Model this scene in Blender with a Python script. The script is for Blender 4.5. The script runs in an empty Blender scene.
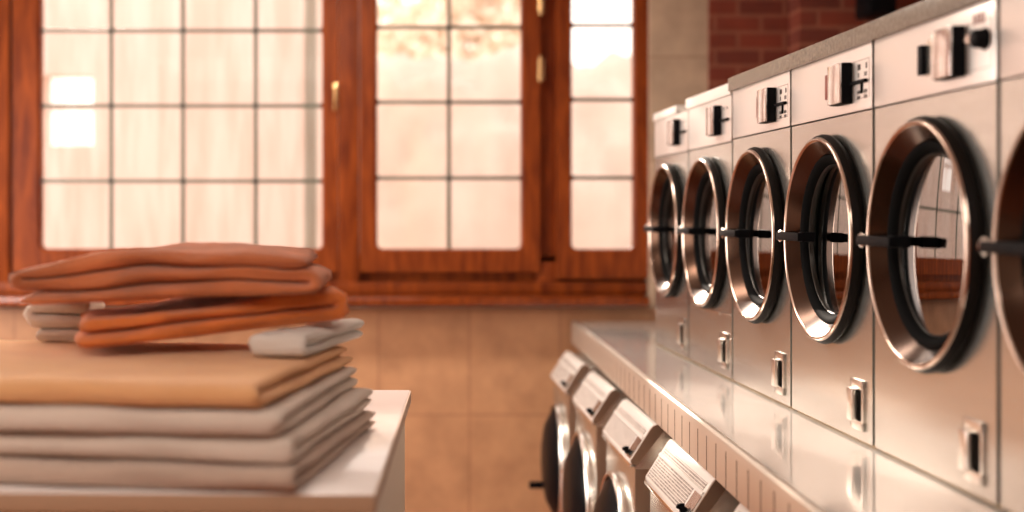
import bpy, bmesh, math, random
from mathutils import Vector, Matrix, noise
random.seed(7)
S = bpy.context.scene
C = S.collection
PI = math.pi
F = 1300.0            # focal length in pixels of the 1024 wide frame
EYE = 1.5

# ------------------------------------------------------------------ camera
cam = bpy.data.cameras.new('camera'); camo = bpy.data.objects.new('camera', cam); C.objects.link(camo)
camo.location = (0, 0, EYE); camo.rotation_euler = (PI/2, 0, 0)
cam.sensor_width = 36; cam.lens = F/1024*36
cam.shift_x = (512-437)/1024; cam.shift_y = -(256-215)/1024
cam.clip_start = 0.05; cam.clip_end = 200
cam.dof.use_dof = True; cam.dof.focus_distance = 3.4; cam.dof.aperture_fstop = 1.3
S.camera = camo
# ------------------------------------------------------------------ sky, sun, added fill lights, exposure
w = bpy.data.worlds.new('world'); S.world = w; w.use_nodes = True
wn = w.node_tree.nodes; wl = w.node_tree.links
bg = wn['Background']; bg.inputs['Color'].default_value = (1.0, .85, .76, 1); bg.inputs['Strength'].default_value = 2.7
sun = bpy.data.lights.new('sun', 'SUN'); suno = bpy.data.objects.new('sun', sun); C.objects.link(suno)
sun.energy = 7.0; sun.angle = math.radians(1.2); sun.color = (1, .86, .74)
suno.rotation_euler = Vector((.30, -1.0, -.44)).to_track_quat('-Z', 'Y').to_euler()
def area(name, loc, sx, sy, power, col, tgt=None):
    l = bpy.data.lights.new(name, 'AREA'); o = bpy.data.objects.new(name, l); C.objects.link(o)
    l.shape = 'RECTANGLE'; l.size = sx; l.size_y = sy; l.energy = power; l.color = col; o.location = loc
    d = (Vector(tgt)-Vector(loc)) if tgt else Vector((0, 0, -1))
    o.rotation_euler = d.to_track_quat('-Z', 'Y').to_euler()
    return o
area('added_ceiling_fill', (-.9, 4.9, 3.02), 1.6, .4, 60, (1, .89, .78))  # unseen fill light added to brighten the window end of the room
area('added_ceiling_fill', (-1.2, -.3, 3.02), 3.2, 2.2, 100, (1, .91, .82))  # unseen wide fill light added to brighten the towels and near side
area('added_side_fill', (-3.23, 4.6, 1.6), 2.6, 1.6, 100, (1, .93, .87), (1, 4.4, 1.1))  # unseen fill light added at the left wall, aimed at the dryers
S.view_settings.view_transform = 'Standard'; S.view_settings.look = 'None'
S.view_settings.gamma = 1; S.view_settings.use_curve_mapping = False
S.view_settings.exposure = 0.0

# ------------------------------------------------------------------ materials
def mat(name, col, rough=.5, metal=0, bump=0, bscale=40, spec=.5, var=0, vscale=6, coat=0, sheen=0, stretch=None):
    m = bpy.data.materials.new(name); m.use_nodes = True
    n = m.node_tree.nodes; l = m.node_tree.links; p = n['Principled BSDF']
    p.inputs['Base Color'].default_value = (*col, 1); p.inputs['Roughness'].default_value = rough
    p.inputs['Metallic'].default_value = metal; p.inputs['Specular IOR Level'].default_value = spec
    p.inputs['Coat Weight'].default_value = coat; p.inputs['Sheen Weight'].default_value = sheen
    tc = n.new('ShaderNodeTexCoord'); mp = n.new('ShaderNodeMapping'); l.new(tc.outputs['Object'], mp.inputs[0])
    if stretch: mp.inputs['Scale'].default_value = stretch
    if var:
        t = n.new('ShaderNodeTexNoise'); t.inputs['Scale'].default_value = vscale; t.inputs['Detail'].default_value = 5
        l.new(mp.outputs[0], t.inputs['Vector'])
        r = n.new('ShaderNodeValToRGB'); l.new(t.outputs['Fac'], r.inputs[0])
        r.color_ramp.elements[0].position = .3; r.color_ramp.elements[1].position = .7
        r.color_ramp.elements[0].color = (*[c*(1-var) for c in col], 1)
        r.color_ramp.elements[1].color = (*[min(1, c*(1+var*.7)) for c in col], 1)
        l.new(r.outputs[0], p.inputs['Base Color'])
    if bump:
        t = n.new('ShaderNodeTexNoise'); t.inputs['Scale'].default_value = bscale; t.inputs['Detail'].default_value = 4
        l.new(mp.outputs[0], t.inputs['Vector'])
        b = n.new('ShaderNodeBump'); b.inputs['Strength'].default_value = bump; b.inputs['Distance'].default_value = .01
        l.new(t.outputs['Fac'], b.inputs['Height']); l.new(b.outputs[0], p.inputs['Normal'])
    return m
def tilemat(name, c1, c2, mortar, bw, rh, ms, rough, offset=.5, bump=.4, ox=0, oz=0, squash=1, plane='xz'):
    m = bpy.data.materials.new(name); m.use_nodes = True
    n = m.node_tree.nodes; l = m.node_tree.links; p = n['Principled BSDF']
    tc = n.new('ShaderNodeTexCoord'); sp = n.new('ShaderNodeSeparateXYZ'); cb = n.new('ShaderNodeCombineXYZ')
    l.new(tc.outputs['Object'], sp.inputs[0])
    a = n.new('ShaderNodeMath'); a.inputs[1].default_value = ox; b_ = n.new('ShaderNodeMath'); b_.inputs[1].default_value = oz
    l.new(sp.outputs['Y' if plane == 'yz' else 'X'], a.inputs[0])
    l.new(sp.outputs['Y' if plane == 'xy' else 'Z'], b_.inputs[0])
    l.new(a.outputs[0], cb.inputs[0]); l.new(b_.outputs[0], cb.inputs[1])
    br = n.new('ShaderNodeTexBrick'); br.offset = offset; br.inputs['Scale'].default_value = 1
    br.inputs['Brick Width'].default_value = bw; br.inputs['Row Height'].default_value = rh
    br.inputs['Mortar Size'].default_value = ms; br.inputs['Mortar Smooth'].default_value = .3
    br.inputs['Color1'].default_value = (*c1, 1); br.inputs['Color2'].default_value = (*c2, 1)
    br.inputs['Mortar'].default_value = (*mortar, 1)
    l.new(cb.outputs[0], br.inputs['Vector'])
    t = n.new('ShaderNodeTexNoise'); t.inputs['Scale'].default_value = 9; t.inputs['Detail'].default_value = 6
    l.new(tc.outputs['Object'], t.inputs['Vector'])
    mx = n.new('ShaderNodeMix'); mx.data_type = 'RGBA'; mx.blend_type = 'OVERLAY'; mx.inputs[0].default_value = .35
    l.new(br.outputs['Color'], mx.inputs[6]); l.new(t.outputs['Fac'], mx.inputs[7]); l.new(mx.outputs[2], p.inputs['Base Color'])
    b = n.new('ShaderNodeBump'); b.inputs['Strength'].default_value = bump; b.inputs['Distance'].default_value = .01; b.invert = True
    l.new(br.outputs['Fac'], b.inputs['Height']); l.new(b.outputs[0], p.inputs['Normal'])
    p.inputs['Roughness'].default_value = rough
    return m
def glassmat(name, tint=(1, 1, 1), ior=1.5, rough=0.0, streak=False):
    m = bpy.data.materials.new(name); m.use_nodes = True
    n = m.node_tree.nodes; l = m.node_tree.links; n.remove(n['Principled BSDF']); out = n['Material Output']
    tr = n.new('ShaderNodeBsdfTransparent'); tr.inputs[0].default_value = (*tint, 1)
    gl = n.new('ShaderNodeBsdfGlossy'); gl.inputs['Roughness'].default_value = rough
    fr = n.new('ShaderNodeFresnel'); fr.inputs[0].default_value = ior
    mx = n.new('ShaderNodeMixShader'); l.new(fr.outputs[0], mx.inputs[0]); l.new(tr.outputs[0], mx.inputs[1]); l.new(gl.outputs[0], mx.inputs[2])
    l.new(mx.outputs[0], out.inputs[0])
    if streak:   # old glass with faint vertical runs and tint differences
        tc = n.new('ShaderNodeTexCoord'); mp = n.new('ShaderNodeMapping'); mp.inputs['Scale'].default_value = (9, 1, 1.2)
        t = n.new('ShaderNodeTexNoise'); t.inputs['Scale'].default_value = 1.6; t.inputs['Detail'].default_value = 3
        r = n.new('ShaderNodeValToRGB'); r.color_ramp.elements[0].position = .35; r.color_ramp.elements[1].position = .65
        r.color_ramp.elements[0].color = (tint[0]*.95, tint[1]*.91, tint[2]*.89, 1); r.color_ramp.elements[1].color = (*tint, 1)
        l.new(tc.outputs['Object'], mp.inputs[0]); l.new(mp.outputs[0], t.inputs['Vector']); l.new(t.outputs['Fac'], r.inputs[0]); l.new(r.outputs[0], tr.inputs[0])
    return m
M = {
 'steel': mat('brushed steel', (.63, .625, .585), .24, .94, .02, 30, stretch=(1, 1, 14), var=.05, vscale=3),
 'side': mat('steel side with brown reflection', (.50, .36, .27), .35, .85),  # brown reflection of the room is put into this steel's colour
 'panel': mat('pale brushed panel', (.84, .79, .75), .30, .65, .01, 50),
 'counter': mat('polished steel counter', (.90, .86, .81), .10, .50, .006, 5.0),
 'fascia': mat('satin steel fascia', (.72, .64, .55), .38, .8),
 'groove': mat('dark joint', (.12, .07, .04), .6),
 'chrome': mat('chrome', (.88, .84, .80), .09, 1),
 'ring': mat('warm chrome ring', (.055, .030, .020), .22, 1, .02, 20),
 'rim': mat('brown chrome rim', (.50, .38, .31), .15, 1),
 'inner': mat('dark satin ring', (.05, .045, .04), .35, .8),
 'coinface': mat('bright steel face', (.80, .76, .74), .16, .9),
 'satin': mat('satin chrome', (.80, .76, .70), .25, 1),
 'black': mat('black plastic', (.005, .005, .006), .5, 0, spec=.06),
 'rubber': mat('black rubber', (.004, .004, .004), .7, 0, spec=.03),
 'band': mat('dark bronze band', (.008, .006, .005), .5, 0, spec=.05),
 'drum': mat('perforated drum', (.10, .11, .095), .35, .7, .3, 90),
 'maroon': mat('maroon enamel', (.22, .035, .02), .4),
 'ink': mat('dark print', (.05, .035, .03), .6),
 'ink_light': mat('grey print', (.42, .35, .31), .6),
 'white': mat('cream enamel', (.84, .80, .75), .28, .15),
 'white_top': mat('white laminate', (.86, .80, .77), .22, 0, coat=.3),
 'edge': mat('brown edge band and shade', (.42, .26, .16), .5),  # shade of the table front is put into this brown; right edge is brown
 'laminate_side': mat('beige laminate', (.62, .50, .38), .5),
 'stone': mat('speckled grey stone', (.19, .155, .115), .25, 0, .2, 200, var=.35, vscale=90),
 'bead': mat('aged sealant', (.42, .28, .13), .5, .2, .2, 60),
 'brass': mat('brass', (.75, .48, .22), .22, 1),
 'lead': mat('grey glazing bar', (.13, .135, .10), .5, .1),
 'plaster': mat('beige plaster', (.60, .45, .33), .75, 0, .1, 8, var=.05, vscale=2),
 'ceiling': mat('white ceiling', (.76, .72, .66), .9),
 'orange': mat('orange terry', (.86, .22, .035), .95, 0, .9, 260, var=.25, vscale=10, sheen=.3),
 'rust': mat('rust terry', (.66, .19, .06), .95, 0, .9, 260, var=.25, vscale=10, sheen=.3),
 'peach': mat('peach terry with orange glow', (1.0, .50, .21), .95, 0, .9, 260, var=.1, vscale=8, sheen=.3),  # orange bounce light is put into this towel's colour
 'white_cloth': mat('white terry', (.88, .80, .72), .95, 0, .9, 260, sheen=.3),
 'cream': mat('cream terry', (.86, .71, .59), .95, 0, .9, 260, var=.1, vscale=8, sheen=.3),
 'tan': mat('tan terry', (.66, .48, .37), .95, 0, .9, 260, var=.12, vscale=8, sheen=.3),
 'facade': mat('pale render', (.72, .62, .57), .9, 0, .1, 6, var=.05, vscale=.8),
 'post': mat('grey green post', (.42, .45, .40), .6),
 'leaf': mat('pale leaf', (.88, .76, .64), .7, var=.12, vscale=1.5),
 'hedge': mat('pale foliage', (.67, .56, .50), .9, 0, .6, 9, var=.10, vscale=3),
 'bark': mat('bark', (.40, .29, .22), .9),
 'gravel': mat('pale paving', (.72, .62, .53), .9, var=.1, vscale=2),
 'wglass': glassmat('window glass', (.97, .96, .95), 1.15),
 'oglass': glassmat('streaked window glass', (1, .98, .97), 1.15, 0, True),
 'dglass': glassmat('dryer door glass', (.30, .36, .32), 4.6, .01),
 'bowl': mat('black tinted bowl', (.004, .004, .005), .35, 0, spec=.06),
 'tile': tilemat('wall tile', (.54, .29, .15), (.51, .27, .14), (.42, .21, .11), .455, .52, .006, .42, 0, .15, ox=-.162, oz=-.50),
 'tilegrey': tilemat('pale wall tile', (.46, .34, .24), (.48, .35, .25), (.36, .25, .17), .9, .52, .006, .5, 0, .15, ox=.1, oz=-.21),
 'brick': tilemat('brick', (.20, .032, .012), (.13, .022, .010), (.24, .075, .040), .23, .083, .010, .85, .5, .6, ox=.0, oz=.0),
 'brickwarm': tilemat('brick behind', (.30, .10, .05), (.24, .08, .04), (.40, .26, .17), .23, .083, .010, .85, .5, .5),
 'floor': tilemat('terracotta floor', (.34, .12, .055), (.30, .10, .05), (.22, .14, .09), .33, .33, .006, .35, 0, .2, plane='xy'),
}
def woodmat(name, rough, coat):
    m = bpy.data.materials.new(name); m.use_nodes = True
    n = m.node_tree.nodes; l = m.node_tree.links; p = n['Principled BSDF']
    tc = n.new('ShaderNodeTexCoord'); mp = n.new('ShaderNodeMapping'); mp.inputs['Scale'].default_value = (9, 9, 1.3)
    t = n.new('ShaderNodeTexNoise'); t.inputs['Scale'].default_value = 3; t.inputs['Detail'].default_value = 6; t.inputs['Distortion'].default_value = .6
    r = n.new('ShaderNodeValToRGB'); r.color_ramp.elements[0].position = .3; r.color_ramp.elements[1].position = .72
    r.color_ramp.elements[0].color = (.115, .019, .004, 1); r.color_ramp.elements[1].color = (.29, .060, .009, 1)
    l.new(tc.outputs['Object'], mp.inputs[0]); l.new(mp.outputs[0], t.inputs['Vector']); l.new(t.outputs['Fac'], r.inputs[0]); l.new(r.outputs[0], p.inputs['Base Color'])
    p.inputs['Roughness'].default_value = rough; p.inputs['Coat Weight'].default_value = coat; p.inputs['Specular IOR Level'].default_value = .15
    return m
M['wood'] = woodmat('varnished wood', .42, 0); M['sillwood'] = woodmat('polished sill wood', .2, .8)
def printmat():
    # pale console face with a fine printed grid of marks
    m = bpy.data.materials.new('printed console face'); m.use_nodes = True
    n = m.node_tree.nodes; l = m.node_tree.links; p = n['Principled BSDF']
    tc = n.new('ShaderNodeTexCoord'); sp = n.new('ShaderNodeSeparateXYZ'); cb = n.new('ShaderNodeCombineXYZ')
    l.new(tc.outputs['Object'], sp.inputs[0]); l.new(sp.outputs['Y'], cb.inputs[0]); l.new(sp.outputs['Z'], cb.inputs[1])
    br = n.new('ShaderNodeTexBrick'); br.offset = .37; br.inputs['Scale'].default_value = 1
    br.inputs['Brick Width'].default_value = .013; br.inputs['Row Height'].default_value = .0062; br.inputs['Mortar Size'].default_value = .0012
    br.inputs['Color1'].default_value = (.10, .07, .05, 1); br.inputs['Color2'].default_value = (.42, .35, .30, 1); br.inputs['Mortar'].default_value = (.78, .72, .67, 1)
    l.new(cb.outputs[0], br.inputs['Vector']); l.new(br.outputs['Color'], p.inputs['Base Color'])
    p.inputs['Roughness'].default_value = .35
    return m
M['print'] = printmat()

# ------------------------------------------------------------------ mesh helpers
def link(name, bm, m, parent=None, smooth=True, ang=24):
    bmesh.ops.recalc_face_normals(bm, faces=bm.faces)
    if smooth:
        for f in bm.faces: f.smooth = True
        for e in bm.edges:
            if len(e.link_faces) == 2 and e.calc_face_angle(0) > math.radians(ang): e.smooth = False
    me = bpy.data.meshes.new(name); bm.to_mesh(me); bm.free()
    o = bpy.data.objects.new(name, me); C.objects.link(o)
    me.materials.append(M[m])
    if parent: o.parent = parent
    return o
def B(): return bmesh.new()
def bx(bm, x0, x1, y0, y1, z0, z1, bev=0, seg=2):
    v = [bm.verts.new((x, y, z)) for x in (x0, x1) for y in (y0, y1) for z in (z0, z1)]
    fs = [bm.faces.new([v[i] for i in q]) for q in ((0, 1, 3, 2), (4, 6, 7, 5), (0, 4, 5, 1), (2, 3, 7, 6), (0, 2, 6, 4), (1, 5, 7, 3))]
    if bev:
        es = {e for f in fs for e in f.edges}
        bmesh.ops.bevel(bm, geom=list(es), offset=bev, segments=seg, profile=.6, affect='EDGES')
    return bm
def box(name, m, parent, x0, x1, y0, y1, z0, z1, bev=0): return link(name, bx(B(), x0, x1, y0, y1, z0, z1, bev), m, parent)
def lathe(bm, prof, c, n=72, closed=False):
    """prof = [(radius, protrusion towards -x)], around the x axis through c"""
    rings = []
    for r, p in prof:
        if r < 1e-5: rings.append([bm.verts.new((c[0]-p, c[1], c[2]))])
        else: rings.append([bm.verts.new((c[0]-p, c[1]+r*math.cos(2*PI*i/n), c[2]+r*math.sin(2*PI*i/n))) for i in range(n)])
    seq = list(zip(rings, rings[1:])) + ([(rings[-1], rings[0])] if closed else [])
    for a, b in seq:
        for i in range(n):
            j = (i+1) % n
            if len(a) == 1: bm.faces.new((a[0], b[i], b[j]))
            elif len(b) == 1: bm.faces.new((a[i], a[j], b[0]))
            else: bm.faces.new((a[i], a[j], b[j], b[i]))
    return bm
def cyl(bm, p0, p1, r, n=20, r2=None):
    p0, p1 = Vector(p0), Vector(p1); d = p1-p0; q = d.to_track_quat('Z', 'Y').to_matrix()
    r2 = r if r2 is None else r2
    a = [bm.verts.new(p0+q@Vector((r*math.cos(2*PI*i/n), r*math.sin(2*PI*i/n), 0))) for i in range(n)]
    b = [bm.verts.new(p1+q@Vector((r2*math.cos(2*PI*i/n), r2*math.sin(2*PI*i/n), 0))) for i in range(n)]
    for i in range(n): bm.faces.new((a[i], a[(i+1) % n], b[(i+1) % n], b[i]))
    bm.faces.new(a[::-1]); bm.faces.new(b)
    return bm
def prism_y(bm, pts, y0, y1, bev=0):
    """pts = outline in (x, z)"""
    a = [bm.verts.new((x, y0, z)) for x, z in pts]; b = [bm.verts.new((x, y1, z)) for x, z in pts]; n = len(pts)
    fs = [bm.faces.new((a[i], a[(i+1) % n], b[(i+1) % n], b[i])) for i in range(n)] + [bm.faces.new(a[::-1]), bm.faces.new(b)]
    if bev:
        bmesh.ops.bevel(bm, geom=list({e for f in fs for e in f.edges}), offset=bev, segments=2, profile=.6, affect='EDGES')
    return bm
def thing(name, label, cat, loc=(0, 0, 0), rz=0, group=None):
    o = bpy.data.objects.new(name, None); C.objects.link(o); o.empty_display_size = .1
    o.location = loc; o.rotation_euler = (0, 0, rz); tag(o, label, cat, group); return o
def tag(o, label, cat, group=None):
    o['label'] = label; o['category'] = cat
    if group: o['group'] = group
    return o
def struct(o, label=None, cat=None):
    o['kind'] = 'structure'
    if label: o['label'] = label; o['category'] = cat
    return o
def holed_plate(bm, x, y0, y1, z0, z1, cy, cz, r, n=72):
    """rectangle in the plane x with a round hole"""
    angs = sorted([2*PI*i/n for i in range(n)] + [math.atan2(b-cz, a-cy) % (2*PI) for a in (y0, y1) for b in (z0, z1)])
    inn, out = [], []
    for a in angs:
        c, s = math.cos(a), math.sin(a)
        t = min([((y1 if c > 0 else y0)-cy)/c if abs(c) > 1e-9 else 1e9, ((z1 if s > 0 else z0)-cz)/s if abs(s) > 1e-9 else 1e9])
        inn.append(bm.verts.new((x, cy+r*c, cz+r*s))); out.append(bm.verts.new((x, cy+t*c, cz+t*s)))
    m = len(angs)
    for i in range(m): bm.faces.new((inn[i], inn[(i+1) % m], out[(i+1) % m], out[i]))
    return inn, out

# ------------------------------------------------------------------ the room
YW = 6.5
XL, XR, YR, ZC = -3.2, 2.7, -2.2, 3.1
def px(x, y): return (x-437)*y/F
def pz(v, y): return EYE-(v-215)*y/F
OX0, OX1, OZ0, OZ1 = -2.62, 1.065, 1.103, 2.95
bm = B()
bx(bm, XL, OX0, YW, YW+.3, 0, ZC); bx(bm, OX0, 1.36, YW, YW+.3, 0, OZ0-.07); bx(bm, OX0, OX1, YW, YW+.3, OZ1, ZC)
struct(link('wall_back', bm, 'tile'), 'tan tiled wall under and around the wooden windows', 'wall')
struct(box('wall_back_plaster', 'tilegrey', None, OX1, 1.36, YW-.004, YW+.3, OZ0-.07, ZC), 'pale strip of wall between window and brick', 'wall')
bm = B(); bx(bm, 1.355, 1.76, YW-.04, YW+.3, 0, ZC); bx(bm, 1.75, XR+.1, YW-.22, YW+.3, 0, ZC, .004)
struct(link('wall_back_brick', bm, 'brick'), 'dark red brick wall with stepped pier behind the dryers', 'wall')
bm = B(); LY0, LY1, LZ0, LZ1 = 3.25, 5.95, .78, 2.42  # opening in the left wall is added for the side fill light
bx(bm, XL-.2, XL, YR, LY0, 0, ZC); bx(bm, XL-.2, XL, LY1, YW+.3, 0, ZC); bx(bm, XL-.2, XL, LY0, LY1, 0, LZ0); bx(bm, XL-.2, XL, LY0, LY1, LZ1, ZC)
struct(link('wall_left', bm, 'ceiling'))
bm = B(); 
for a, b, c, d in ((LY0, LY0+.08, LZ0, LZ1), (LY1-.08, LY1, LZ0, LZ1), (4.55, 4.65, LZ0, LZ1), (LY0, LY1, LZ0, LZ0+.08), (LY0, LY1, LZ1-.08, LZ1)): bx(bm, XL-.14, XL-.08, a, b, c, d, .004)
struct(link('added_side_window', bm, 'wood'))  # unseen frame added around the side fill light
for k_, (lx, ly, hw, hd) in enumerate(((-.9, 4.9, .83, .23), (-1.2, -.3, 1.63, 1.13))):  # housings added around the two ceiling fill lights
    bm = B(); bx(bm, lx-hw, lx+hw, ly-hd, ly+hd, 3.045, ZC)
    for a, b, c, d in ((lx-hw, lx-hw+.02, ly-hd, ly+hd), (lx+hw-.02, lx+hw, ly-hd, ly+hd), (lx-hw, lx+hw, ly-hd, ly-hd+.02), (lx-hw, lx+hw, ly+hd-.02, ly+hd)): bx(bm, a, b, c, d, 3.0, 3.05)
    tag(link('added_fill_housing', bm, 'white', None, False), ('added housing of the long ceiling fill light near the windows', 'added housing of the large ceiling fill light behind the camera')[k_], 'added fill light')
struct(box('wall_right', 'brickwarm', None, XR, XR+.2, YR, YW+.3, 0, ZC))
struct(box('wall_front', 'brickwarm', None, XL, XR, YR-.2, YR, 0, ZC)); struct(box('floor', 'floor', None, XL-.2, XR+.2, YR-.2, YW+.3, -.1, 0))
struct(box('ceiling', 'ceiling', None, XL-.2, XR+.2, YR-.2, YW+.3, ZC, ZC+.1))
# sill: board with rounded nosing and a lip under the frames
sl = box('window_sill', 'sillwood', None, OX0-.08, 1.03, 6.29, 6.60, EYE-.441, EYE-.397, .010)
struct(sl)
# ------------------------------------------------------------------ windows
def rrect(x0, x1, z0, z1, r, k=5):
    pts = []
    for cx, cz, a0 in ((x1-r, z1-r, 0), (x0+r, z1-r, PI/2), (x0+r, z0+r, PI), (x1-r, z0+r, 1.5*PI)):
        for i in range(k+1): a = a0+PI/2*i/k; pts.append((cx+r*math.cos(a), cz+r*math.sin(a)))
    return pts
def frame_mesh(ox0, ox1, oz0, oz1, ix0, ix1, iz0, iz1, y0, y1, r=.028, cham=.012):
    """wooden sash: rectangle outside, rounded opening inside, chamfered bead on the room side"""
    bm = B(); inner = rrect(ix0, ix1, iz0, iz1, r); bead = rrect(ix0-cham, ix1+cham, iz0-cham, iz1+cham, r+cham)
    cx, cz = (ix0+ix1)/2, (iz0+iz1)/2
    outp = []
    k = 6
    cor = ((ox1, oz1), (ox0, oz1), (ox0, oz0), (ox1, oz0))
    for q in range(4):
        for i in range(k):
            bxx, bzz = bead[q*k+i]
            X, Z = cor[q]
            if i < k//2: p = (X, bzz) if q in (0, 2) else (bxx, Z)
            else: p = (bxx, Z) if q in (0, 2) else (X, bzz)
            if i == k//2: p = (X, Z)
            outp.append(p)
    def ring(pts, y): return [bm.verts.new((x, y, z)) for x, z in pts]
    O0, O1, Bd, I0, I1 = ring(outp, y0), ring(outp, y1), ring(bead, y0), ring(inner, y0+cham), ring(inner, y1)
    n = len(outp)
    for a, b in ((O0, Bd), (Bd, I0), (I0, I1), (I1, O1), (O1, O0)):
        for i in range(n): bm.faces.new((a[i], a[(i+1) % n], b[(i+1) % n], b[i]))
    return bm
YF = 6.6
def wx(p): return px(p, YF)
def wz(v): return pz(v, YF)
ZG0, ZG1 = wz(249), wz(-44)
def window(name, label, gx, sx, cols, rows, yoff, gmat, zbot, hand=None, hinges=()):
    t = struct(thing(name, label, 'window', (0, 0, 0)))
    y0 = YF+yoff
    link('window_sash', frame_mesh(sx[0], sx[1], zbot, OZ1-.03, gx[0], gx[1], ZG0, ZG1, y0, y0+.06), 'wood', t)
    box('window_pane', gmat, t, gx[0]-.004, gx[1]+.004, y0+.034, y0+.040, ZG0-.004, ZG1+.004)
    for c in cols: box('glazing_bar', 'lead', t, c-.011, c+.011, y0+.022, y0+.031, ZG0, ZG1, .003)
    for r in rows: box('glazing_bar', 'lead', t, gx[0], gx[1], y0+.020, y0+.029, r-.010, r+.010, .003)
    bm = B()
    for c in list(cols)+[gx[0]+.004, gx[1]-.004]:
        for r in rows: cyl(bm, (c, y0+.012, r), (c, y0+.03, r), .013, 12)
    link('glazing_bar_joints', bm, 'ink', t)
    for h in hinges:
        bm = B(); cyl(bm, (h[0], y0-.016, h[1]-.055), (h[0], y0-.016, h[1]+.055), .016, 16)
        cyl(bm, (h[0], y0-.016, h[1]-.065), (h[0], y0-.016, h[1]-.055), .010, 12); cyl(bm, (h[0], y0-.016, h[1]+.055), (h[0], y0-.016, h[1]+.068), .010, 12)
        hh = link('hinge', bm, 'brass', t)
    if hand:
        bm = B(); bx(bm, hand[0]-.014, hand[0]+.014, y0-.008, y0, hand[1]-.04, hand[1]+.04, .004)
        cyl(bm, (hand[0], y0-.03, hand[1]), (hand[0], y0, hand[1]), .012)
        bx(bm, hand[0]-.010, hand[0]+.012, y0-.042, y0-.026, hand[1]-.10, hand[1]+.016, .006)
        link('window_handle', bm, 'brass', t)
    return t
window('window_1', 'wide wooden window on the left, glazed in four columns', (wx(40), wx(322)), (wx(12), wx(338)), (wx(110), wx(182), wx(255)),
       (wz(181), wz(105.5), wz(30)), 0, 'oglass', wz(272))
window('window_2', 'wooden casement window in the middle, two panes wide', (wx(377), wx(521)), (wx(360), wx(540)), (wx(449),),
       (wz(178), wz(102), wz(27)), -.01, 'wglass', wz(272), hinges=((wx(540), wz(70)), (wx(540), wz(3))))
window('window_3', 'narrow wooden window on the right beside the dryers', (wx(571), wx(632)), (wx(556), wx(650)), (),
       (wz(178), wz(100), wz(26)), -.045, 'wglass', wz(278))
bm = B()   # fixed outer frame: bottom rail, head, jambs and the two mullions set back
bx(bm, OX0, OX1+.02, YF+.05, YF+.11, OZ0-.06, wz(256), .004); bx(bm, OX0, OX1+.02, YF+.03, YF+.11, OZ1-.04, OZ1+.02)
bx(bm, OX0-.02, wx(10), YF-.02, YF+.11, OZ0-.05, OZ1+.02, .006); bx(bm, wx(339), wx(359), YF-.012, YF+.11, OZ0-.05, OZ1, .006)
bx(bm, wx(538), wx(558), YF+.05, YF+.11, OZ0-.05, OZ1); bx(bm, wx(648), OX1+.03, YF-.01, YF+.11, OZ0-.05, OZ1)
bx(bm, wx(537), wx(559), YF+.006, YF+.06, OZ0-.05, wz(262), .004)
struct(link('trim_1', bm, 'wood'))
bm = B(); bx(bm, OX0, OX1, YF-.03, YF+.04, EYE-.398, wz(282), .008)
struct(link('trim_2', bm, 'wood'))
# espagnolette handle on the mullion between the left and middle windows
t = thing('window_handle', 'brass window handle on the mullion between left and middle windows', 'handle', (wx(336), YF-.0, wz(92)))
bm = B(); bx(bm, -.013, .013, -.012, -.002, -.045, .045, .004); cyl(bm, (0, -.035, .02), (0, -.01, .02), .011); link('handle_plate', bm, 'brass', t)
bm = B(); bx(bm, -.011, .011, -.05, -.032, -.10, .034, .007); link('lever', bm, 'brass', t)

# ------------------------------------------------------------------ outdoors
struct(box('ground', 'gravel', None, -30, 30, 6.9, 60, -.3, -.2))
bm = B(); yb = 10.0
x0, x1, z0, z1 = px(42, yb), px(93, yb), pz(145, yb), pz(75, yb)
bx(bm, -9, x0, yb, yb+.25, -.2, 3.6); bx(bm, x1, px(352, yb), yb, yb+.25, -.2, 3.6); bx(bm, x0, x1, yb, yb+.25, -.2, z0); bx(bm, x0, x1, yb, yb+.25, z1, 3.6)
bx(bm, x0, x1, yb+.1, yb+.14, pz(107, yb)-.02, pz(107, yb)+.02)
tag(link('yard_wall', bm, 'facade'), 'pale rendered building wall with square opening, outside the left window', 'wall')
tp = box('veranda_post', 'post', None, px(304, 7.5), px(316, 7.5), 7.5, 7.6, -.2, 3.6, .008)
tag(tp, 'grey green upright post outside the right side of the left window', 'post')
def tree(loc, R, label, seed, n=2600, h=3.0):
    rnd = random.Random(seed); t = thing('garden_tree', label, 'tree', loc, 0)
    bm = B(); cyl(bm, (0, 0, 0), (.1, 0, h*.55), .13, 12, .09)
    for k in range(6):
        a = k*1.05+seed; cyl(bm, (.1, 0, h*.5), (.1+math.cos(a)*R*.7, math.sin(a)*R*.5, h*.55+rnd.uniform(.3, 1.)*R), .06, 8, .015)
    link('trunk', bm, 'bark', t)
    bm = B()
    lobes = [(Vector((rnd.gauss(0, .45)*R, rnd.gauss(0, .35)*R, h*.75+rnd.uniform(-.55, .75)*R)), rnd.uniform(.3, .5)*R) for _ in range(16)]
    for _ in range(n):
        c, r = rnd.choice(lobes); d = Vector((rnd.gauss(0, 1), rnd.gauss(0, 1), rnd.gauss(0, 1))).normalized()
        p = c+d*r*rnd.uniform(.5, 1.0); s = rnd.uniform(.05, .10)
        u = Vector((rnd.gauss(0, 1), rnd.gauss(0, 1), rnd.gauss(0, 1))).normalized(); v = u.orthogonal().normalized()*s*.55; u = u*s
        vs = [bm.verts.new(p+q) for q in (u, v, -u, -v)]; bm.faces.new(vs)
    link('crown', bm, 'leaf', t, False)
    return t
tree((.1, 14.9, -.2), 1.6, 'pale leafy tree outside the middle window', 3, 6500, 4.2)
tree((4.4, 15.0, -.2), 1.5, 'pale leafy tree outside the narrow right window', 5, 4200, 4.0)

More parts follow.
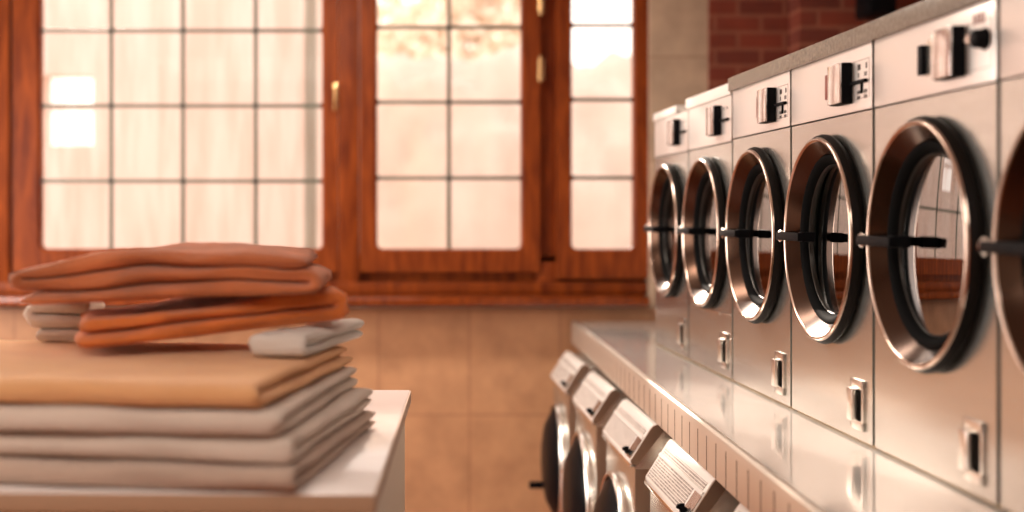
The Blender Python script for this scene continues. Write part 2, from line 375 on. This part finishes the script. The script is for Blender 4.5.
def hedge(x0, x1, y, h, label):
    bm = B(); nx, nz = 90, 40
    rows = []
    for j in range(nz+1):
        row = []
        for i in range(nx+1):
            u, v = i/nx, j/nz; x = x0+(x1-x0)*u; a = v*PI
            q = Vector((x*1.7, v*6, 3.1)); d = noise.noise(q)*.22+noise.noise(q*3.3)*.12
            row.append(bm.verts.new((x, y-(.45+d)*math.cos(a)*1.0, (h+d*1.2)*math.sin(a)**.45-.2)))
        rows.append(row)
    for a, b in zip(rows, rows[1:]):
        for i in range(nx): bm.faces.new((a[i], a[i+1], b[i+1], b[i]))
    return tag(link('garden_hedge', bm, 'hedge', None, True, 180), label, 'hedge')
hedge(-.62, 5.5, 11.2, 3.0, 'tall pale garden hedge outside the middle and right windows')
# ------------------------------------------------------------------ counter above the washers
CZ = EYE-.523
t = thing('steel_counter', 'long polished steel counter with ribbed front above the washing machines', 'counter', (0, 0, 0))
XC = .663; CY0, CY1 = .9, 6.42
bm = B()
prism_y(bm, [(XC+.012, CZ-.004), (XC+.004, CZ-.012), (XC+.004, CZ-.028), (1.66, CZ-.028), (1.66, CZ), (XC+.022, CZ)], CY0, CY1, 0)
link('countertop', bm, 'counter', t, False)
bm = B()
prism_y(bm, [(XC, CZ-.018), (XC+.004, CZ-.004), (XC+.012, CZ), (XC+.020, CZ), (XC+.022, CZ), (XC+.020, CZ-.028), (XC+.016, CZ-.03), (XC+.016, CZ-.106), (XC, CZ-.106)], CY0, CY1)
fs = link('fascia', bm, 'fascia', t)
y = CY0+.05
j0 = box('fascia_joint', 'groove', fs, XC-.0006, XC+.002, -.003, .003, CZ-.104, CZ-.020); j0.location.y = y
while y+.107 < CY1:
    y += .107; jj = j0.copy(); C.objects.link(jj); jj.parent = fs; jj.location.y = y
for y in (1.0, 2.18, 6.30):
    box('support_panel', 'white', t, .80, 1.5, y, y+.05, 0, CZ-.028)
# ------------------------------------------------------------------ dryers
TH = math.atan(.0387); DW, DP, DH = .592, .62, .911
def dryer(k, label, style):
    y = 2.305+.592*k*math.cos(TH); x = .996-.0387*(y-2.305)
    t = thing('tumble_dryer', label, 'tumble dryer', (x, y, CZ), TH, 'tumble dryers in a row on the steel counter')
    w = .576; g = .008; zt = style.get('top', DH); zp = .762 if style.get('top') is None else .755
    cy, cz, R = g+w/2, .464, .222
    bm = B(); z0 = .007
    # cabinet with a round hole in the front
    inn, out = holed_plate(bm, 0, g, g+w, z0, zp-.0035, cy, cz, R)
    bx(bm, .006, .022, g+.001, g+w-.001, z0, .03)
    v = {}
    for zz in (z0, zt):
        for yy in (g, g+w):
            for xx in (0.0, DP): v[(xx, yy, zz)] = bm.verts.new((xx, yy, zz))
    a, b = g, g+w
    for q in (((0, a, z0), (0, a, zt), (DP, a, zt), (DP, a, z0)), ((0, b, z0), (0, b, zt), (DP, b, zt), (DP, b, z0)),
              ((DP, a, z0), (DP, b, z0), (DP, b, zt), (DP, a, zt)), ((0, a, z0), (0, b, z0), (DP, b, z0), (DP, a, z0)), ((0, a, zt), (0, b, zt), (DP, b, zt), (DP, a, zt))):
        bm.faces.new([v[(float(i) if i == 0 else i, j, l)] for i, j, l in q])
    # rolled vertical edges
    link('cabinet', bm, 'steel', t, True, 30)
    bm = B(); lathe(bm, [(R, .0), (.20, -.03), (.20, -.06), (.27, -.08), (.27, -.42), (0, -.43)], (0, cy, cz)); link('drum', bm, 'drum', t)
    box('plinth', 'bead', t, .012, .05, g+.004, g+w-.004, 0, .008)
    # control panel
    p = box('control_panel', 'panel', t, -.002, .02, g, g+w, zp, zt, .0025)
    bm = B()
    if not style.get('far'):
        # print field: thin frame and small marks
        for (ya, yb_, za, zb) in ((.02, .165, .876, .8775), (.02, .0215, .79, .877), (.02, .165, .789, .7905)): bx(bm, -.0028, -.002, ya, yb_, za, zb)
        link('print_border', bm, 'ink_light', p)
        bm = B()
        if style.get('knob'):
            for yy in (.05, .062, .074, .088): bx(bm, -.003, -.002, yy, yy+.006, .872, .892)
            m_ = 'maroon'
        else:
            for yy in (.035, .075, .085): bx(bm, -.003, -.002, yy, yy+.007, .855, .868)
            for yy in (.035, .046, .078, .088):
                bx(bm, -.003, -.002, yy, yy+.006, .80, .808); bx(bm, -.003, -.002, yy, yy+.006, .788, .796)
            for yy in (.036, .046, .085): bx(bm, -.003, -.002, yy, yy+.004, .838, .848)
            m_ = 'ink'
        link('printed_marks', bm, m_, p)
    else:
        for yy in (.05, .09):
            bx(bm, -.003, -.002, yy, yy+.008, .86, .868); bx(bm, -.003, -.002, yy, yy+.008, .82, .828)
        link('printed_marks', bm, 'ink', p)
    by = .125
    bm = B(); bx(bm, -.028, -.002, by, by+.088, .782, .878, .004); cm = link('coin_box', bm, 'black', p)
    bm = B(); bx(bm, -.0325, -.0275, by+.002, by+.087, .784, .877, .002); link('coin_box_face', bm, 'coinface', cm)
    bm = B(); sy = .300 if style.get('knob') else .262; bx(bm, -.014, -.002, sy, sy+.022, .804, .864, .002); s_ = link('coin_slot', bm, 'maroon' if not style.get('knob') else 'black', p)
    bm = B(); bx(bm, -.005, -.002, .222, sy, .80, .872, .001); link('slot_surround', bm, 'satin', p)
    if style.get('knob'):
        bm = B(); lathe(bm, [(0, .026), (.013, .026), (.017, .022), (.018, .008), (.021, .003), (.021, -.002)], (0, .048, .842), 28); kb = link('program_knob', bm, 'black', p, True, 60)
        bm = B(); cyl(bm, (-.020, .082, .846), (-.002, .082, .846), .008, 16); link('start_button', bm, 'chrome', p)
    else:
        bm = B(); bx(bm, -.012, -.002, .03, .118, .823, .831, .002); link('selector_bar', bm, 'black', p)
        if not style.get('far'):
            bm = B(); bx(bm, -.006, -.002, .060, .068, .80, .824, .001); link('selector_pointer', bm, 'black', p)
    # door
    bm = B(); lathe(bm, [(.2480, .028), (.2440, .034), (.2400, .0345), (.2370, .032), (.2060, .000), (.2060, -.004)], (0, cy, cz), 96)
    d = link('door', bm, 'ring', t, True, 20)
    bm = B(); lathe(bm, [(.2300, .0), (.2490, .004), (.2560, .011), (.2570, .017), (.2545, .024), (.2500, .030), (.2470, .033), (.2460, .028)], (0, cy, cz), 96); link('door_band', bm, 'band', d, True, 25)
    bm = B(); lathe(bm, [(.2495, .0300), (.2475, .0345), (.2440, .0368), (.2405, .0360), (.2375, .0325)], (0, cy, cz), 96); link('rim', bm, 'rim', d, True, 60)
    bm = B(); lathe(bm, [(.2065, .000), (.2060, .005), (.2000, .006), (.1920, .000), (.1860, -.008), (.1830, -.020)], (0, cy, cz), 96); link('seal', bm, 'rubber', d, True, 60)
    bm = B(); lathe(bm, [(.1850, -.018), (.1842, -.0115), (.1825, -.0105), (.1805, -.0120), (.1800, -.022)], (0, cy, cz), 96); link('inner_ring', bm, 'inner', d, True, 60)
    pr = [(r, -.016+.0045*(1-(r/.183)**2)) for r in (.182, .16, .13, .10, .07, .04, .02)] + [(0, -.0115)]
    bm = B(); lathe(bm, pr, (0, cy, cz), 96)
    for v_ in bm.verts: v_.co.x += (v_.co.z-cz)*.022+(v_.co.y-cy)*style.get('yaw', 0)
    link('door_glass', bm, 'dglass', d)
    bm = B(); bx(bm, -.052, -.037, .375, cy+.265, .457, .478, .003); bx(bm, -.040, -.001, .385, .410, .455, .480, .003); link('door_handle', bm, 'black', d)
    bm = B(); cyl(bm, (-.036, cy+.272, .468), (-.004, cy+.272, .468), .014, 18); lathe(bm, [(0, .046), (.010, .045), (.017, .038), (.013, .028)], (0, cy+.272, .468), 20)
    bx(bm, -.012, 0, cy+.262, cy+.286, .440, .496, .003); link('hinge', bm, 'chrome', d)
    # latch plate of the lint drawer
    bm = B(); ya, yb_, za, zb = .052, .132, .030, .145
    bx(bm, -.006, 0, ya, yb_, zb-.022, zb, .0015); bx(bm, -.006, 0, ya, yb_, za, za+.022, .0015); bx(bm, -.006, 0, yb_-.012, yb_, za, zb, .0015); bx(bm, -.006, 0, ya, ya+.01, za, zb, .0015)
    L = link('latch_plate', bm, 'satin', t)
    box('latch_recess', 'band', L, -.0015, .001, ya+.008, yb_-.01, za+.02, zb-.02)
    bm = B(); bx(bm, -.018, -.002, ya+.036, yb_-.006, za+.020, zb-.020, .004); link('latch_grip', bm, 'satin', L)
    if style.get('drawer'):
        bm = B(); bx(bm, -.003, 0, .15, g+w-.01, .198, .206, .001); bx(bm, -.003, 0, .02, g+w-.01, .206, .209, .0005); link('drawer_trim', bm, 'satin', t)
    return t
dryer(-1, 'nearest tumble dryer in the row, cut off by the right edge', {'knob': 1})
dryer(0, 'large near steel tumble dryer with a round black knob on its panel', {'knob': 1})
dryer(1, 'tumble dryer in sharp focus, directly left of the large one with the round knob', {'yaw': .07})
dryer(2, 'steel tumble dryer in the middle of the row, third from the window', {})
dryer(3, 'steel tumble dryer with a white cap running its full width', {'far': 1, 'drawer': 1, 'top': .901})
dryer(4, 'farthest tumble dryer, beside the window, with a short white cap', {'far': 1, 'top': .899})
def rowobj(name, m, label, cat, u0, u1, z0, z1, x0=-.012, x1=.6, bev=.004):
    o = box(name, m, None, x0, x1, u0, u1, z0, z1, bev)
    o.location = (.996, 2.305, CZ); o.rotation_euler = (0, 0, TH); return tag(o, label, cat)
rowobj('stone_slab', 'stone', 'mottled grey stone slab lying across the nearer dryer tops', 'slab', -.60, .592*3+.01, DH, DH+.042, bev=.003)
rowobj('dryer_cap', 'white', 'white cap on top of the second farthest dryer', 'lid', .592*3+.012, .592*4+.03, .902, .902+.040, -.006, .6, .008)
rowobj('dryer_cap', 'white', 'short white cap on top of the farthest dryer by the window', 'lid', .592*4+.19, .592*5+.01, .900, .900+.034, -.006, .6, .010)
bb = box('speaker_box', 'black', None, px(862, 6.1), px(888, 6.1), 5.98, 6.2, pz(17, 6.1), pz(17, 6.1)+.42, .01)
bb2 = bb; tag(bb, 'black box fixed high on the brick wall above the dryers', 'box')
bm = B(); bx(bm, px(868, 6.1), px(880, 6.1), 6.19, 6.29, pz(17, 6.1)+.15, pz(17, 6.1)+.25, .004); link('wall_bracket', bm, 'black', bb)

# ------------------------------------------------------------------ washing machines
WT = math.atan(.026)
def washer(i, label):
    y0 = 2.34+.79*i; wd = .55
    t = thing('washing_machine', label, 'washing machine', (-.026*(y0-3.1), y0, 0), WT, 'washing machines under the steel counter')
    XF, XT, h1, h0 = .608, .680, EYE-.756, EYE-.634
    bm = B()
    pts = [(XF+.012, .06), (XF+.012, h1-.01), (XT+.01, h0-.012), (XT+.10, h0-.006), (1.30, h0-.006), (1.30, .06)]
    prism_y(bm, pts, .002, wd-.002, .006); cb_ = link('cabinet', bm, 'steel', t)
    box('side_skin', 'side', cb_, XF+.014, 1.29, -.001, .002, .065, h1-.012)
    bm = B()
    for a in (0.04, wd-.09):
        for b in (.68, 1.2): bx(bm, b, b+.05, a, a+.05, 0, .065)
    link('feet', bm, 'rubber', t)
    # sloping console: rounded top, sharp lower nose
    bm = B()
    N = 5
    top = [(XT+.012, h0), (XT-.004, h0-.004), (XT-.012, h0-.014)]
    pts = [(XF+.02, h1+.0)] + [(XF, h1+.004)] + [(XF-.001, h1+.014)] + top[::-1] + [(XT+.03, h0-.016)]
    prism_y(bm, pts, .004, wd-.004, .002); c = link('console', bm, 'white', t)
    for ya in (-.002, wd-.004):
        bm = B(); prism_y(bm, [(x+.001, z-.001) for x, z in pts], ya, ya+.006); link('end_cap', bm, 'side', c)
    # printed plates lie on the slope
    A = Vector((XF-.001, 0, h1+.014)); Bq = Vector((XT-.012, 0, h0-.014)); d = (Bq-A); nrm = Vector((-d.z, 0, d.x)).normalized()
    def plate(name, f0, f1, ya, yb, m, th=.0015, par=c):
        bm = B(); p0, p1 = A+d*f0, A+d*f1
        q = [p0, p1, p1+nrm*th, p0+nrm*th]
        prism_y(bm, [(v.x, v.z) for v in q], ya, yb); return link(name, bm, m, par)
    plate('printed_plate', .04, .62, .10, wd-.02, 'print'); plate('printed_strip', .74, .92, .03, wd-.03, 'print')
    plate('trim_ridge', .64, .72, .01, wd-.01, 'white', .004)
    plate('end_plate', .02, .62, .008, .075, 'satin', .003)
    bm = B(); p = A+d*.16+nrm*.002; cyl(bm, (p.x, .055, p.z), (p.x-.022, .055, p.z+.010), .006, 16); bx(bm, p.x-.016, p.x-.003, .050, .059, p.z-.006, p.z+.016, .002); link('lock', bm, 'black', c)
    box('nose_trim', 'chrome', t, XF-.004, XF+.012, .0, wd, h1-.008, h1+.004, .002)
    # door
    cy, cz, R = wd/2, EYE-1.10, .265
    bm = B(); lathe(bm, [(R+.003, 0), (R+.003, .016), (R, .027), (R-.008, .033), (R-.015, .030), (R-.018, .018), (R-.018, .0)], (XF+.012, cy, cz), 80); dd = link('door', bm, 'satin', t, True, 50)
    bm = B(); lathe(bm, [(R-.018, .016), (R-.030, .034), (R-.06, .048), (R-.09, .064), (R-.14, .074), (.06, .079), (0, .080)], (XF+.012, cy, cz), 72); link('door_bowl', bm, 'bowl', dd, True, 70)
    bm = B(); bx(bm, XF-.115, XF-.020, cy+.12, cy+.15, cz-.145, cz-.115, .006); bx(bm, XF-.035, XF-.010, cy+.10, cy+.17, cz-.16, cz-.10, .004); link('door_handle', bm, 'black', dd)
    return t
labs = ['washing machine nearest the camera, only its top corner in view', 'near washing machine with the sharp printed sloping console',
        'washing machine third from the window wall, black lock on its console', 'second washing machine from the window wall, round door half hidden',
        'farthest washing machine by the tiled wall, black door handle sticking out']
for i in range(5): washer(i, labs[i])

# ------------------------------------------------------------------ folding table
TZ = EYE-.45
TT = thing('laundry_table', 'white topped laundry table carrying the folded towels', 'table', (-.1018, 2.097, 0), -.026)
bm = B(); bx(bm, -1.5, 0, 0, 1.247, TZ-.032, TZ, .003); tp_ = link('tabletop', bm, 'white_top', TT)
bm = B(); bx(bm, -1.5, -.001, -.003, .0005, TZ-.031, TZ-.002, .001); link('brown_edge_shade', bm, 'edge', tp_)  # front band added to carry the shade of the table front
bm = B(); bx(bm, -.0005, .003, 0, 1.246, TZ-.031, TZ-.002, .001); link('brown_edge_shade', bm, 'edge', tp_)
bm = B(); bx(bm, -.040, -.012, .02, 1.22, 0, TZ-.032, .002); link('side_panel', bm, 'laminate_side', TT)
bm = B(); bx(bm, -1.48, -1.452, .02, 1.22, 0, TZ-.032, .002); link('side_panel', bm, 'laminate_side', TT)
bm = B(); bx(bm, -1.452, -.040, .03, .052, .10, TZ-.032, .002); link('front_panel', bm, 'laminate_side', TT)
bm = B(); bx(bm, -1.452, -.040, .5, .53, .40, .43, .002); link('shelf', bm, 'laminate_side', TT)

# ------------------------------------------------------------------ towels
def towel(name, m, label, loc, rz, W, D, leaf, n, seed, group, wob=.006, bow=None, tip=0.0, skew=0.0, ragged=0.0):
    """folded towel: serpentine cross-section in x-z with its folds at both ends, swept along y; origin at bottom centre"""
    NX, NY = 26, 30
    # centre line
    cl = []
    for k in range(n):
        z = leaf*(k+.5); off = noise.noise(Vector((seed, k*1.7, 0)))*.015
        xs = [(-W/2+W*i/NX) for i in range(NX+1)]
        if k % 2: xs = xs[::-1]
        for i, x in enumerate(xs): cl.append(Vector((x*(1-.012*k)+off*(x/W+.5), z)))
        if k < n-1:
            s = 1 if k % 2 == 0 else -1; xe = cl[-1].x
            for a in (-60, -30, 0, 30, 60): cl.append(Vector((xe+s*leaf*.62*math.cos(math.radians(a)), z+leaf*.5+leaf*.5*math.sin(math.radians(a)))))
    m_ = len(cl); th = leaf*.46
    nr = []
    for i in range(m_):
        d = (cl[min(m_-1, i+1)]-cl[max(0, i-1)]); d.normalize(); nr.append(Vector((-d.y, d.x)))
    bm = B(); rings = []
    for j in range(NY+1):
        v = .5-.5*math.cos(PI*j/NY); y = (v-.5)*D
        e = min(v, 1-v)*D; tk = th*math.sqrt(max(.04, 1-(1-min(1, e/(leaf*.55)))**2))
        def P(c, nn, sgn, i):
            tt = tk*(1.0 if 0 < i < m_-1 else .6)
            p = c+nn*sgn*tt
            yy = y*(1+ragged*noise.noise(Vector((seed*2.3, c.y*90, 0)))) 
            u = p.x/W; base = max(0.0, p.y)
            hgt = base/(leaf*n)
            dz = noise.noise(Vector((p.x*7+seed, y*6, hgt*1.4)))*wob*(.25+hgt)+noise.noise(Vector((p.x*22, y*22+seed, hgt*6)))*wob*.35*hgt
            if bow: dz += bow(u, v)*(.2+.8*hgt)
            dx = noise.noise(Vector((seed+9, y*7, p.y*60)))*leaf*.45
            dy = noise.noise(Vector((p.x*6, seed+4, p.y*55)))*leaf*.35*(1 if e < leaf*2 else .2)
            return bm.verts.new((p.x+dx+skew*y, yy+dy, max(0.0008, p.y+dz)))
        up = [P(cl[i], nr[i], 1, i) for i in range(m_)]; dn = [P(cl[i], nr[i], -1, i) for i in range(m_)]
        rings.append(up+dn[::-1])
    K = len(rings[0])
    for a, b in zip(rings, rings[1:]):
        for i in range(K): bm.faces.new((a[i], a[(i+1) % K], b[(i+1) % K], b[i]))
    for rg, fl in ((rings[0], 0), (rings[-1], 1)):
        for i in range(m_-1): bm.faces.new((rg[i], rg[i+1], rg[K-2-i], rg[K-1-i]))
    o = link(name, bm, m, None, True, 180)
    o.location = loc; o.rotation_euler = (0, 0, rz)
    return tag(o, label, 'towel', group)
G1 = 'large cream towels at the bottom of the stack'; G2 = 'orange towels on top of the stack'
base = TZ; sx, sy, rz = -.62, 2.49, -.14
specs = [('tan', 'tan folded towel at the very bottom of the stack', .66, .89, 0.0, .0),
         ('cream', 'thick cream folded towel, second from the bottom of the stack', .65, .87, .002, .01),
         ('cream', 'cream folded towel just under the peach one, third from the bottom', .65, .85, -.008, .0),
         ('peach', 'peach folded towel with orange glow in its colour, directly under the orange towels', .65, .82, -.018, .005)]
z = base
for i, (m_, lab, W, D, dx, dy) in enumerate(specs):
    towel('folded_towel', m_, lab, (sx+dx, sy+dy, z+.0005), rz-PI/2+random.uniform(-.02, .02), W, D, .0215, 2, 10+i*3.3, G1, .003, None, 0, 0, .05)
    z += .0445
towel('folded_towel', 'white_cloth', 'small crumpled white towel under the right end of the orange towels', (-.258, 2.68, z+.001), -.20-PI/2, .42, .12, .021, 2, 61., None, .010, None, 0, 0, .3)
o = towel('folded_towel', 'orange', 'bright orange folded towel, lower of the two orange ones', (-.480, 2.70, z+.035), .24, .50, .32, .030, 2, 31., G2, .008, lambda u, v: .014*u)
o.rotation_euler.y = -math.radians(5.2)
z2 = z+.104
o = towel('folded_towel', 'rust', 'rust orange folded towel on top of the whole stack', (-.530, 2.68, z2+.003), .03, .545, .34, .0305, 3, 47., G2, .014, lambda u, v: .010*math.cos(u*5)-.004)
o.rotation_euler.y = -math.radians(2.2)
towel('folded_towel', 'cream', 'small cream towel end peeking out on the left under the rust towel', (-.81, 2.88, z+.001), .1, .11, .20, .028, 3, 53., None, .005)
